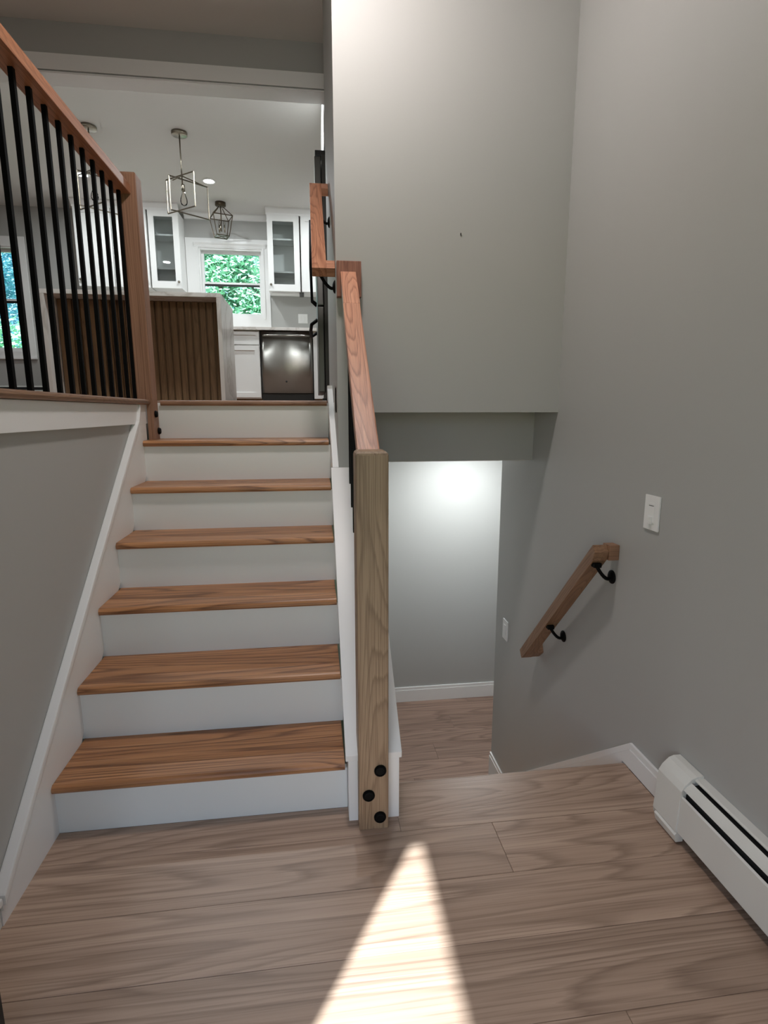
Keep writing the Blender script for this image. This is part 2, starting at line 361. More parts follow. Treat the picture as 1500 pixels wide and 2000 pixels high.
# lower hall shell
struct(box('wall_hall_back', 0.0, 4.2, 2.645, 2.76, ZL-0.1, ZCL, 'wall_paint'))
struct(box('wall_hall_right', 4.1, 4.2, 1.4, 2.76, ZL-0.1, ZCL, 'wall_paint'))
struct(box('wall_hall_near', XR+0.12, 4.2, 1.42, 1.535, ZL-0.1, ZCL, 'wall_paint'))
struct(box('wall_hall_left', 0.93, 1.031, 1.93, 2.645, ZL-0.1, ZCL, 'wall_paint'))

# wall between the two flights: painted panel with a white sloped cap
def zcap(y): return 0.232 + 0.875*(y+0.067)
KY = -0.062
kw = struct(prism('wall_stair_knee', [(KY, 0.0), (KY, zcap(KY)-0.02), (YW-0.001, zcap(YW)-0.02), (YW-0.001, ZL-0.1), (0.10, ZL-0.1), (0.06, -0.2), (0.06, 0)], 'X', 0.869, 1.025, 'white_paint'))
prism('cap', [(KY-0.007, zcap(KY-0.007)-0.022), (KY-0.009, zcap(KY-0.009)), (YW-0.001, zcap(YW-0.001)), (YW-0.001, zcap(YW)-0.022)], 'X', 0.860, 1.032, 'white_paint', kw, bevel=0.0025)

# ------------------------------------------------------------------ upper flight
st = thing('staircase', (SW/2, 0, 0), 'flight of seven white risers and reddish oak treads rising from the landing', 'staircase')
for k in range(1, 8):
    zb = 0 if k == 1 else ztread(k-1)
    y0 = (k-1)*RUN
    box('riser', -0.016, 0.868, y0, y0+0.018, zb, ztread(k)-TH, 'riser_paint', st)
def nosed(y0, y1, zt):
    return [(y1, zt), (y0+0.010, zt), (y0+0.004, zt-0.004), (y0, zt-0.010), (y0, zt-TH+0.009), (y0+0.004, zt-TH+0.003), (y0+0.010, zt-TH), (y1, zt-TH)]
for k in range(1, 7):
    y0 = (k-1)*RUN - NOSE
    prism('tread', nosed(y0, k*RUN, ztread(k)), 'X', 0.0, 0.8605, 'tread_oak', st)
prism('landing_nosing', nosed(6*RUN-NOSE, 1.44, ZU), 'X', 0.031, 0.8605, 'rail_oak_dark_x', st)
# left skirt board with its moulding, and the skirt on the stair wall
def zsk(y): return 0.075 + 0.831*(y+0.305)
sk = prism('skirt_board', [(-0.305, 0.0), (0.0, 0.0), (1.19, 1.0), (1.19, 1.29), (1.075, 1.29), (1.05, zsk(1.05)-0.02), (-0.305, 0.058)], 'X', -0.0165, -0.0005, 'white_paint', st)
def mould(name, y0, z0, y1, z1, h, parent, xw=-0.0165):
    a = math.atan2(z1-z0, y1-y0); n = (-math.sin(a)*h, math.cos(a)*h)
    o = prism(name, [(y0, z0-h/math.cos(a)), (y0, z0), (y1, z1), (y1, z1-h/math.cos(a))], 'X', xw, 0.013, 'white_paint', parent, bevel=0.005)
    o2 = prism(name+'_bead', [(y0, z0-h*1.5/math.cos(a)), (y0, z0-h/math.cos(a)), (y1, z1-h/math.cos(a)), (y1, z1-h*1.5/math.cos(a))], 'X', xw, 0.005, 'white_paint', parent, bevel=0.002)
    return o
mould('moulding', -0.305, 0.086, 1.05, zsk(1.05)+0.012, 0.022, sk)
mould('moulding', 1.05, zsk(1.05)+0.012, 1.085, 1.285, 0.012, sk)
prism('wall_skirt', [(YW+0.001, zcap(YW)-0.02), (YW+0.001, zcap(YW)), (1.43, zcap(YW)+0.85*(1.43-YW)-0.15), (1.43, ZU+0.08), (1.53, ZU+0.08), (1.53, ZU), (1.44, 1.30), (YW+0.001, 0.75)], 'X', 0.868, 0.8935, 'white_paint', st)

# baseboards
def baseboard(name, x_face, into, y0, y1, z, h=0.082):
    s = into
    o = struct(box(name, min(x_face, x_face+s*0.013), max(x_face, x_face+s*0.013), y0, y1, z, z+h-0.02, 'white_paint'))
    box('moulding', min(x_face, x_face+s*0.024), max(x_face, x_face+s*0.024), y0, y1, z+h-0.02, z+h, 'white_paint', o, bevel=0.005)
    return o
baseboard('baseboard_left', -0.0165, 1, -1.655, -0.306, 0.0)
# right wall: level piece on the landing, then a skirt that goes down with the stairs and a level piece at the foot
bb = struct(prism('baseboard_right', [(-0.167, 0.002), (-0.167, 0.07), (0.068, 0.07), (1.27, -0.945), (1.535, -0.945), (1.535, ZL), (1.40, ZL), (0.106, -0.06), (0.106, 0.002)], 'X', XR-0.0135, XR-0.0005, 'white_paint'))
prism('moulding', [(-0.167, 0.0705), (-0.167, 0.092), (0.075, 0.092), (0.068, 0.0705)], 'X', XR-0.0105, XR-0.0005, 'white_paint', bb, bevel=0.002)
prism('moulding', [(0.068, 0.0705), (0.075, 0.092), (1.278, -0.922), (1.27, -0.944)], 'X', XR-0.0105, XR-0.0005, 'white_paint', bb, bevel=0.002)
prism('moulding', [(1.27, -0.944), (1.278, -0.922), (1.535, -0.922), (1.535, -0.944)], 'X', XR-0.0105, XR-0.0005, 'white_paint', bb, bevel=0.002)
hb = struct(box('baseboard_hall', 1.0315, 4.1, 2.631, 2.6445, ZL+0.0005, ZL+0.105, 'white_paint'))
box('moulding', 1.0315, 4.1, 2.634, 2.6445, ZL+0.105, ZL+0.13, 'white_paint', hb, bevel=0.004)

# lower flight, mostly hidden below the landing edge
s2 = thing('lower_staircase', (1.45, 0.6, ZL), 'oak and white stairs going down to the lower hall beside the right wall', 'staircase')
RL = -ZL/6
for k in range(6):
    yk = 0.075 + k*0.255
    box('riser', 1.032, XR-0.014, yk, yk+0.009, -(k+1)*RL, -k*RL-0.03, 'riser_paint', s2)
    if k < 5: prism('tread', nosed(yk+0.0095, yk+0.255+0.022, -(k+1)*RL)[::-1] if False else [(yk+0.0095, -(k+1)*RL), (yk+0.27, -(k+1)*RL), (yk+0.278, -(k+1)*RL-0.008), (yk+0.278, -(k+1)*RL-0.02), (yk+0.27, -(k+1)*RL-0.027), (yk+0.0095, -(k+1)*RL-0.027)], 'X', 1.032, XR-0.014, 'tread_oak', s2)

# balcony edge: white fascia and oak nosing
fa = struct(box('trim_fascia', -0.0165, 0.0, YF, 1.20, 1.196, 1.282, 'white_paint'))
prism('nosing', [(-0.075, ZU), (0.012, ZU), (0.019, ZU-0.005), (0.021, ZU-0.012), (0.018, ZU-0.019), (0.012, ZU-0.024), (-0.075, ZU-0.024)], 'Y', YF, 1.2165, 'rail_oak_dark', fa)

# ------------------------------------------------------------------ stair railing on the knee wall
sr = thing('stair_railing', (0.9415, -0.06, 0), 'oak stair railing with black balusters and a square newel post at the landing', 'railing')
bm = bmesh.new(); bbox(bm, 0.897, 0.986, -0.106, -0.017, 0.001, 1.146)
top = [e for e in bm.edges if all(v.co.z > 1 for v in e.verts)]
bmesh.ops.bevel(bm, geom=top, offset=0.013, segments=3, profile=0.5, affect='EDGES')
vert = [e for e in bm.edges if abs(e.verts[0].co.z-e.verts[1].co.z) > 0.5]
bmesh.ops.bevel(bm, geom=vert, offset=0.003, segments=2, profile=0.5, affect='EDGES')
npost = finish('newel_post', bm, 'post_oak', sr)
for bx_, bz in ((0.961, 0.197), (0.926, 0.117), (0.960, 0.041)):
    lathe('bolt_cap', [(0.0185, 0), (0.0185, 0.004), (0.015, 0.009), (0.012, 0.010), (0.011, 0.008), (0.0, 0.008)], 'black_iron', npost, (bx_, -0.106, bz), (0, -1, 0), n=18, smooth=False)
# the rail: a long piece from the newel and a short spliced end at the block
def zr(y): return 1.142 + 0.827*(y+0.017)
sloped('handrail', 0.909, 0.973, -0.0175, zr(-0.0175), 0.60, zr(0.60), 0.040, 'rail_oak', sr, bevel=0.004)
sloped('handrail_end', 0.911, 0.974, 0.6005, zr(0.6005), 0.789, zr(0.789), 0.040, 'rail_oak', sr, bevel=0.003)
box('wall_block', 0.896, 0.996, 0.790, YW, 1.712, 1.850, 'block_oak', sr, bevel=0.003)
for k in range(8):
    yb = 0.075 + k*0.0975
    zb0 = zcap(yb)-0.006; zt0 = zr(yb)-0.046
    bm = bmesh.new(); bbox(bm, 0.9345, 0.9475, yb-0.0065, yb+0.0065, zb0, zt0)
    b = finish('baluster', bm, 'black_iron', sr)

# ------------------------------------------------------------------ balcony railing
br = thing('balcony_railing', (-0.03, 1.26, ZU), 'oak balcony railing with black iron balusters along the upper floor edge', 'railing')
NY0, NY1 = 1.218, 1.304
bm = bmesh.new(); bbox(bm, -0.060, 0.029, NY0, NY1, ZU+0.0005, 2.303)
topv = [e for e in bm.edges if all(v.co.z > 2 for v in e.verts)]
bmesh.ops.bevel(bm, geom=topv, offset=0.013, segments=3, profile=0.5, affect='EDGES')
vv = [e for e in bm.edges if abs(e.verts[0].co.z-e.verts[1].co.z) > 0.5]
bmesh.ops.bevel(bm, geom=vv, offset=0.003, segments=2, profile=0.5, affect='EDGES')
np2 = finish('newel_post', bm, 'post_oak_red', br)
box('newel_foot', 0.0005, 0.029, NY0, NY1, ztread(6)+0.0005, ZU, 'post_oak_red', np2)
for by, bz in ((1.250, 1.240), (1.285, 1.158)):
    lathe('bolt_cap', [(0.0165, 0), (0.0165, 0.005), (0.013, 0.011), (0.0, 0.012)], 'black_iron', np2, (0.029, by, bz), (1, 0, 0), n=16, smooth=False)
box('handrail', -0.068, 0.004, YF+0.001, NY0-0.0005, 2.207, 2.248, 'rail_oak_brown', br, bevel=0.004)
for k in range(29):
    yb = 1.176 - k*0.0968
    if yb < YF+0.05: break
    box('baluster', -0.0425, -0.0285, yb-0.007, yb+0.007, ZU+0.0005, 2.2065, 'black_iron', br)

# ------------------------------------------------------------------ wall handrails
def bracket(parent, wall_pt, rail_pt, out):
    """black bracket: round rose on the wall, curved arm, saddle under the rail"""
    w = Vector(wall_pt); r = Vector(rail_pt)
    n = Vector((out, 0, 0))
    rose = lathe('bracket', [(0.026, 0.0), (0.026, 0.003), (0.021, 0.007), (0.010, 0.011), (0, 0.011)], 'black_iron', parent, w, n, n=20)
    pts = []
    for i in range(9):
        s = i/8
        p = w.lerp(r, s); sag = -0.022*math.sin(math.pi*s**0.8)
        x = w.x + (r.x-w.x)*s
        pts.append((x, p.y, w.z + (r.z-w.z)*s**2.2 + sag*(1-s)*0.6))
    tube('bracket_arm', pts, 0.0068, 'black_iron', rose, n=8)
    box('saddle', r.x-0.014, r.x+0.014, r.y-0.012, r.y+0.012, r.z-0.004, r.z+0.012, 'black_iron', rose)
    return rose
# upper wall rail beside the top steps
wr = thing('wall_handrail', (0.83, 1.2, 1.8), 'reddish oak handrail with returns on the wall beside the upper steps', 'handrail')
def zw(y): return 1.836 + 0.81*(y-0.86)
sloped('rail', 0.798, 0.858, 0.861, zw(0.861), 1.60, zw(1.60), 0.038, 'rail_oak', wr, bevel=0.002, plumb=False)
sloped('rail_return', 0.858, WX-0.0005, 0.861, zw(0.861), 0.915, zw(0.915), 0.038, 'rail_oak_x', wr, bevel=0.002, plumb=False)
sloped('rail_return', 0.858, WX-0.0005, 1.546, zw(1.546), 1.60, zw(1.60), 0.038, 'rail_oak_x', wr, bevel=0.002, plumb=False)
for yb in (0.905, 1.42):
    bracket(wr, (WX, yb, zw(yb)-0.10), (0.832, yb, zw(yb)-0.054), -1)
# lower wall rail on the right wall
lr = thing('wall_handrail', (1.83, 0.55, 0.0), 'short brown oak handrail on black brackets going down the right wall', 'handrail')
def zl(y): return 0.770 - 1.093*(y-0.27)
RX0, RX1 = 1.79, 1.845
a = math.atan2(-1.093, 1)
def lowrail(name, x0, x1, pts, mat, parent, bevel=0.003):
    bm = bmesh.new(); c = Vector(((x0+x1)/2, 0.27, 0.77)); hx = (x1-x0)/2
    rot = Matrix.Rotation(a, 4, 'X'); inv = rot.inverted()
    A = []; B = []
    for y_, z_ in pts:
        lp = inv @ Vector((0, y_-c.y, z_-c.z)); A.append(bm.verts.new((-hx, lp.y, lp.z))); B.append(bm.verts.new((hx, lp.y, lp.z)))
    bm.faces.new(A); bm.faces.new(B[::-1]); k = len(A)
    for i in range(k): bm.faces.new((A[i], A[(i+1) % k], B[(i+1) % k], B[i]))
    if bevel: bmesh.ops.bevel(bm, geom=bm.edges[:], offset=bevel, segments=2, profile=0.7, affect='EDGES')
    bmesh.ops.recalc_face_normals(bm, faces=bm.faces[:])
    me = bpy.data.meshes.new(name); bm.to_mesh(me); bm.free()
    return link(name, me, mat, parent, c, rot)
lowrail('rail', RX0, RX1, [(0.27, zl(0.27)), (0.908, zl(0.908)), (0.883, 0.040), (0.846, 0.074), (0.262, 0.712), (0.250, 0.745)], 'rail_oak_dark', lr)
box('rail_return', RX1, XR-0.0005, 0.248, 0.296, 0.714, 0.770, 'rail_oak_dark_x', lr, bevel=0.003)
lowrail('rail_return', RX1, XR-0.0005, [(0.855, zl(0.855)), (0.905, zl(0.905)), (0.883, 0.042), (0.835, 0.085)], 'rail_oak_dark', lr)
bracket(lr, (XR, 0.285, 0.640), (1.81, 0.268, 0.690), -1)
bracket(lr, (XR, 0.640, 0.253), (1.81, 0.620, 0.306), -1)

# ------------------------------------------------------------------ switch plates
def plate(name, y0, y1, z0, z1, label):
    p = tag(box(name, XR-0.007, XR-0.0005, y0, y1, z0, z1, 'switch_plastic', bevel=0.0025), label, 'light switch')
    return p
p1 = plate('switch_plate', 0.034, 0.111, 0.866, 0.980, 'white switch plate with a slider on the right wall above the handrail')
box('rocker', XR-0.0085, XR-0.007, 0.055, 0.090, 0.888, 0.956, 'switch_plastic', p1, bevel=0.0006, seg=1)
box('slider_knob', XR-0.016, XR-0.0085, 0.064, 0.082, 0.886, 0.912, 'switch_plastic', p1, bevel=0.002)
box('slot', XR-0.0088, XR-0.0084, 0.060, 0.085, 0.946, 0.948, 'dark_gap', p1)
p2 = plate('switch_plate', 1.322, 1.40, -0.073, 0.047, 'small white switch plate low on the right wall beside the stairs down')
box('rocker', XR-0.0095, XR-0.007, 1.345, 1.377, -0.045, 0.02, 'switch_plastic', p2, bevel=0.001, seg=1)

# ------------------------------------------------------------------ baseboard heater on the landing
ht = thing('baseboard_heater', (1.855, -0.9, 0.02), 'white metal baseboard heater along the right wall of the landing', 'heater')
HY0, HY1 = YF+0.001, -0.262
prism('back_plate', [(XR-0.004, 0.012), (XR-0.0005, 0.012), (XR-0.0005, 0.198), (XR-0.004, 0.198)], 'Y', HY0, HY1, 'heater_enamel', ht)
prism('heating_element', [(1.832, 0.03), (1.880, 0.03), (1.880, 0.188), (1.852, 0.183), (1.832, 0.158)], 'Y', HY0, HY1, 'dark_gap', ht)
prism('top_cover', [(XR-0.0005, 0.206), (1.860, 0.205), (1.856, 0.201), (1.857, 0.198), (1.861, 0.201), (XR-0.0005, 0.202)], 'Y', HY0, HY1, 'heater_enamel', ht)
prism('damper', [(1.846, 0.194), (1.829, 0.181), (1.823, 0.173), (1.826, 0.172), (1.831, 0.178), (1.848, 0.191)], 'Y', HY0, HY1, 'heater_enamel', ht)
prism('front_panel', [(1.823, 0.154), (1.818, 0.150), (1.814, 0.040), (1.822, 0.030), (1.824, 0.032), (1.817, 0.041), (1.821, 0.148)], 'Y', HY0, HY1, 'heater_enamel', ht)
ec = prism('end_cap', [(XR-0.0005, 0.012), (XR-0.0005, 0.212), (1.862, 0.212), (1.846, 0.206), (1.826, 0.186), (1.816, 0.168), (1.809, 0.040), (1.815, 0.028), (1.818, 0.012)], 'Y', -0.275, -0.168, 'heater_enamel', ht, bevel=0.003)
prism('end_cap_foot', [(1.812, 0.006), (1.806, 0.030), (1.812, 0.036), (1.835, 0.030), (1.835, 0.006)], 'Y', -0.278, -0.180, 'heater_enamel', ec, bevel=0.002)

# ------------------------------------------------------------------ entry door (open, behind the camera at the left) and an added canopy that trims the sun
dr = struct(thing('door_1', (0.06, YF, 0), 'black entry door standing open beside the left wall', 'door')); 
hin = Vector((0.066, -1.655, 0)); tip = Vector((0.172, -0.614, 0)); dv = (tip-hin).normalized(); ang = math.atan2(dv.y, dv.x)
del dr['category']
bm = bmesh.new(); bbox(bm, 0, (tip-hin).length, 0, 0.044, 0.012, 2.04)
bmesh.ops.bevel(bm, geom=bm.edges[:], offset=0.002, segments=1, affect='EDGES')
me = bpy.data.meshes.new('door_leaf'); bm.to_mesh(me); bm.free()
link('door_leaf', me, 'black_door_paint', dr, hin, Matrix.Rotation(ang, 4, 'Z'))
kp = hin + dv*((tip-hin).length-0.07) + Vector((dv.y, -dv.x, 0))*0.0005
lathe('door_knob', [(0.03, 0), (0.03, 0.006), (0.011, 0.012), (0.011, 0.035), (0.026, 0.045), (0.028, 0.058), (0.018, 0.068), (0, 0.07)], 'brushed_nickel', dr, (kp.x, kp.y, 0.95), (dv.y, -dv.x, 0))
tag(box('added_sun_canopy', -0.08, 1.7, -3.4, YF-0.1005, 2.40, 2.5, 'exterior'), 'unseen canopy added to shade the right side of the floor sun patch', 'canopy')  # added out of view; its left edge cuts the sun patch on the landing
struct(box('porch_floor', -1.0, 3.0, -4.0, YF-0.1005, -0.25, -0.02, 'exterior'))

struct(boxes('ground_front', [(-25, 25, -30, -4.0, -0.4, -0.26), (-25, -1.0, -4.0, YF-0.11, -0.4, -0.26), (3.0, 25, -4.0, YF-0.11, -0.4, -0.26)], 'lawn'))

# ------------------------------------------------------------------ foyer and hall lamps
LX, LY, LZ = 0.85, 0.18, 3.15
fl = thing('foyer_pendant_lamp', (LX, LY, ZC), 'round frosted globe lamp hanging from the foyer ceiling above the stairs', 'lamp')
lathe('canopy', [(0.07, 0), (0.07, -0.02), (0.03, -0.03), (0, -0.03)], 'brushed_nickel', fl, (LX, LY, ZC-0.0005))
tube('stem', [(LX, LY, ZC-0.03), (LX, LY, LZ+0.15)], 0.008, 'brushed_nickel', fl, n=8)
lathe('globe', [(0.0, 0)] + [(0.12*math.sin(t), 0.12*(1-math.cos(t))) for t in [math.pi*i/12 for i in range(1, 12)]] + [(0, 0.24)], 'foyer_globe', fl, (LX, LY, LZ-0.12))
lathe('lamp_shade', [(0.172, -0.03), (0.168, 0.03), (0.15, 0.08), (0.115, 0.12), (0.06, 0.145), (0.01, 0.15), (0.008, 0.145), (0.058, 0.139), (0.112, 0.114), (0.145, 0.076), (0.163, 0.028), (0.167, -0.03)], 'white_paint', fl, (LX, LY, LZ), n=32)
hl = thing('hall_ceiling_lamp', (1.93, 2.10, ZCL), 'flat frosted dome lamp on the lower hall ceiling', 'lamp')
lathe('base', [(0.15, 0), (0.15, -0.015), (0.145, -0.02)], 'white_paint', hl, (1.93, 2.10, ZCL-0.0125))
lathe('dome', [(0.14, 0), (0.13, -0.014), (0.09, -0.026), (0, -0.032)], 'hall_dome', hl, (1.93, 2.10, ZCL-0.033))

# ------------------------------------------------------------------ kitchen: island
IX0, IX1, IY0, IY1, IT = -1.352, 0.051, 3.335, 4.05, 2.218
isl = thing('kitchen_island', ((IX0+IX1)/2, 3.7, ZU), 'kitchen island with white waterfall quartz and a dark vertical slat front', 'island')
box('countertop', IX0, IX1, IY0, IY1, IT-0.034, IT, 'quartz', isl, bevel=0.002)
box('waterfall_panel', IX1-0.034, IX1, IY0, IY1, ZU+0.0005, IT-0.0345, 'quartz', isl, bevel=0.002)
box('waterfall_panel', IX0, IX0+0.034, IY0, IY1, ZU+0.0005, IT-0.0345, 'quartz', isl, bevel=0.002)
box('body', IX0+0.035, IX1-0.035, 3.56, IY1-0.02, ZU+0.0005, IT-0.0345, 'slat_oak', isl)
ns = 22; wdt = (IX1-IX0-0.072)/ns
for k in range(ns):
    x = IX0+0.036+k*wdt
    box('slat', x+0.006, x+wdt-0.006, 3.540, 3.5595, ZU+0.002, IT-0.036, 'slat_oak', isl, bevel=0.002, seg=1)

# ------------------------------------------------------------------ kitchen: base run along the back wall
CY0, CT = 5.17, 2.222
ct = tag(box('countertop', -2.1, XR-0.005, CY0, YB-0.0005, CT-0.034, CT, 'quartz', bevel=0.002), 'white quartz countertop running under the kitchen window', 'countertop')
def shaker(name, x0, x1, z0, z1, yf, parent, knob=None, rail=0.055, mat='cabinet_white'):
    f = boxes(name, [(x0, x0+rail, yf, yf+0.02, z0, z1), (x1-rail, x1, yf, yf+0.02, z0, z1), (x0+rail, x1-rail, yf, yf+0.02, z0, z0+rail), (x0+rail, x1-rail, yf, yf+0.02, z1-rail, z1)], mat, parent)
    box('panel', x0+rail, x1-rail, yf+0.012, yf+0.0195, z0+rail, z1-rail, mat, f)
    if knob: lathe('knob', [(0.006, 0), (0.006, 0.012), (0.014, 0.018), (0.014, 0.024), (0, 0.027)], 'brushed_nickel', f, (knob[0], yf, knob[1]), (0, -1, 0), n=14)
    return f
def base_cab(x0, x1, label, drawer=True):
    c = thing('base_cabinet', ((x0+x1)/2, 5.5, ZU), label, 'cabinet')
    box('body', x0, x1, 5.222, YB-0.001, ZU+0.1, CT-0.0345, 'cabinet_white', c)
    box('toe_kick', x0, x1, 5.28, YB-0.001, ZU+0.0005, ZU+0.0995, 'slat_oak', c)
    shaker('drawer', x0+0.004, x1-0.004, CT-0.195, CT-0.048, 5.20, c, rail=0.04)
    shaker('door', x0+0.004, x1-0.004, ZU+0.115, CT-0.205, 5.20, c)
base_cab(-0.34, 0.188, 'white shaker base cabinet with drawer left of the dishwasher')
base_cab(-0.90, -0.342, 'white shaker base cabinet behind the island end')
base_cab(-1.50, -0.902, 'white shaker base cabinet behind the middle of the island')
base_cab(-2.08, -1.502, 'white shaker base cabinet at the far left end of the counter')
dw = thing('dishwasher', (0.5, 5.5, ZU), 'stainless steel dishwasher with a bar handle under the counter', 'dishwasher')
box('body', 0.197, 0.803, 5.262, YB-0.001, ZU+0.0005, CT-0.036, 'dark_gap', dw)
# slightly bowed door
bm = bmesh.new(); n = 16; A = []
for i in range(n+1):
    s = i/n; x = 0.199 + 0.602*s; yy = 5.200 + 0.010*(2*s-1)**2
    A.append((bm.verts.new((x, yy, ZU+0.165)), bm.verts.new((x, yy, ZU+0.5)), bm.verts.new((x, yy, CT-0.044)), bm.verts.new((x, 5.234, ZU+0.165)), bm.verts.new((x, 5.234, CT-0.044))))
for p, q in zip(A, A[1:]):
    bm.faces.new((p[0], q[0], q[1], p[1])); bm.faces.new((p[1], q[1], q[2], p[2])); bm.faces.new((p[2], q[2], q[4], p[4])); bm.faces.new((p[3], q[3], q[0], p[0]))
for p in (A[0], A[-1]): bm.faces.new((p[0], p[1], p[2], p[4], p[3]))
ddoor = finish('door', bm, 'stainless', dw, smooth=False)
for pl in ddoor.data.polygons: pl.use_smooth = abs(pl.normal.y) > 0.8
tube('handle', [(0.235, 5.205, 2.128), (0.242, 5.168, 2.128), (0.30, 5.158, 2.128), (0.5, 5.152, 2.128), (0.70, 5.158, 2.128), (0.758, 5.168, 2.128), (0.765, 5.205, 2.128)], 0.013, 'stainless', dw, n=12)
box('toe_kick', 0.2, 0.80, 5.225, 5.26, ZU+0.0005, ZU+0.16, 'black_plastic', dw)
lathe('badge', [(0.011, 0), (0.011, 0.001), (0, 0.0012)], 'black_plastic', dw, (0.487, 5.196, 1.607), (0, -1, 0), n=14)
c = thing('base_cabinet', (1.0, 5.5, ZU), 'white filler cabinet between dishwasher and refrigerator', 'cabinet')
box('body', 0.812, 1.25, 5.215, YB-0.001, ZU+0.1, CT-0.0345, 'cabinet_white', c)
box('toe_kick', 0.812, 1.25, 5.28, YB-0.001, ZU+0.0005, ZU+0.0995, 'slat_oak', c)

# ------------------------------------------------------------------ kitchen: wall cabinets
UZ0, UZ1, UY = 2.688, 3.535, 5.50
def wall_cab(x0, x1, label, kind, knob_side):
    c = thing('wall_cabinet', ((x0+x1)/2, 5.6, UZ0), label, 'cabinet')
    kx = x1-0.03 if knob_side > 0 else x0+0.03
    if kind == 'glass':
        boxes('body', [(x0, x0+0.018, UY+0.021, YB-0.001, UZ0, UZ1), (x1-0.018, x1, UY+0.021, YB-0.001, UZ0, UZ1), (x0+0.018, x1-0.018, UY+0.021, YB-0.001, UZ0, UZ0+0.018),
                       (x0+0.018, x1-0.018, UY+0.021, YB-0.001, UZ1-0.018, UZ1), (x0+0.018, x1-0.018, YB-0.012, YB-0.001, UZ0+0.018, UZ1-0.018)], 'cabinet_white', c)
        for zs in (2.915, 3.285):
            box('shelf', x0+0.0185, x1-0.0185, UY+0.05, YB-0.0125, zs-0.009, zs+0.009, 'cabinet_white', c)
        r = 0.066
        d = boxes('door', [(x0+0.002, x0+r, UY, UY+0.02, UZ0, UZ1), (x1-r, x1-0.002, UY, UY+0.02, UZ0, UZ1), (x0+r, x1-r, UY, UY+0.02, UZ0, UZ0+0.078), (x0+r, x1-r, UY, UY+0.02, UZ1-0.066, UZ1)], 'cabinet_white', c)
        box('pane', x0+r, x1-r, UY+0.011, UY+0.014, UZ0+0.078, UZ1-0.066, 'cabinet_glass', d)
        lathe('knob', [(0.006, 0), (0.006, 0.012), (0.014, 0.018), (0.014, 0.024), (0, 0.027)], 'brushed_nickel', d, (kx, UY, UZ0+0.068), (0, -1, 0), n=14)
    else:
        box('body', x0, x1, UY+0.021, YB-0.001, UZ0, UZ1, 'cabinet_white', c)
        shaker('door', x0+0.002, x1-0.002, UZ0, UZ1, UY, c, knob=(kx, UZ0+0.068))
    return c
wall_cab(0.299, 0.676, 'white wall cabinet with a glass door right of the kitchen window', 'glass', -1)
wall_cab(0.692, 1.20, 'white solid door wall cabinet nearest the refrigerator', 'solid', 1)
wall_cab(-1.045, -0.705, 'white wall cabinet with a glass door left of the kitchen window', 'glass', 1)
wall_cab(-1.445, -1.062, 'white solid door wall cabinet beside the left glass cabinet', 'solid', 1)
wall_cab(-1.852, -1.450, 'white solid door wall cabinet at the far left of the row', 'solid', -1)
def crown(name, x0, x1, y, z0=3.5355, z1=ZC-0.0005):
    o = prism(name, [(y+0.02, z0), (y-0.002, z0), (y-0.006, z0+0.02), (y-0.04, z1-0.015), (y-0.045, z1), (y+0.02, z1)], 'X', x0, x1, 'white_paint'); return struct(o)
crown('trim_crown_1', 0.29, 1.25, UY); crown('trim_crown_2', -1.86, -0.695, UY)
crown('trim_crown_3', -0.693, 0.288, YB-0.021, 3.545)
ul = tag(box('under_cabinet_light', 0.33, 0.66, 5.56, 5.62, UZ0-0.028, UZ0-0.0005, 'switch_plastic', bevel=0.003), 'white light bar fixed under the right glass cabinet', 'light bar')
box('power_box', 0.662, 0.715, 5.55, 5.61, UZ0-0.045, UZ0-0.0005, 'fridge_side', ul)
oc = tag(box('wall_outlet', 0.632, 0.75, YB-0.006, YB-0.0005, 2.365, 2.478, 'switch_plastic', bevel=0.002), 'white square wall outlet above the counter right of the window', 'outlet')
for xo in (0.655, 0.70):
    box('socket', xo, xo+0.03, YB-0.008, YB-0.006, 2.39, 2.453, 'cabinet_white', oc)

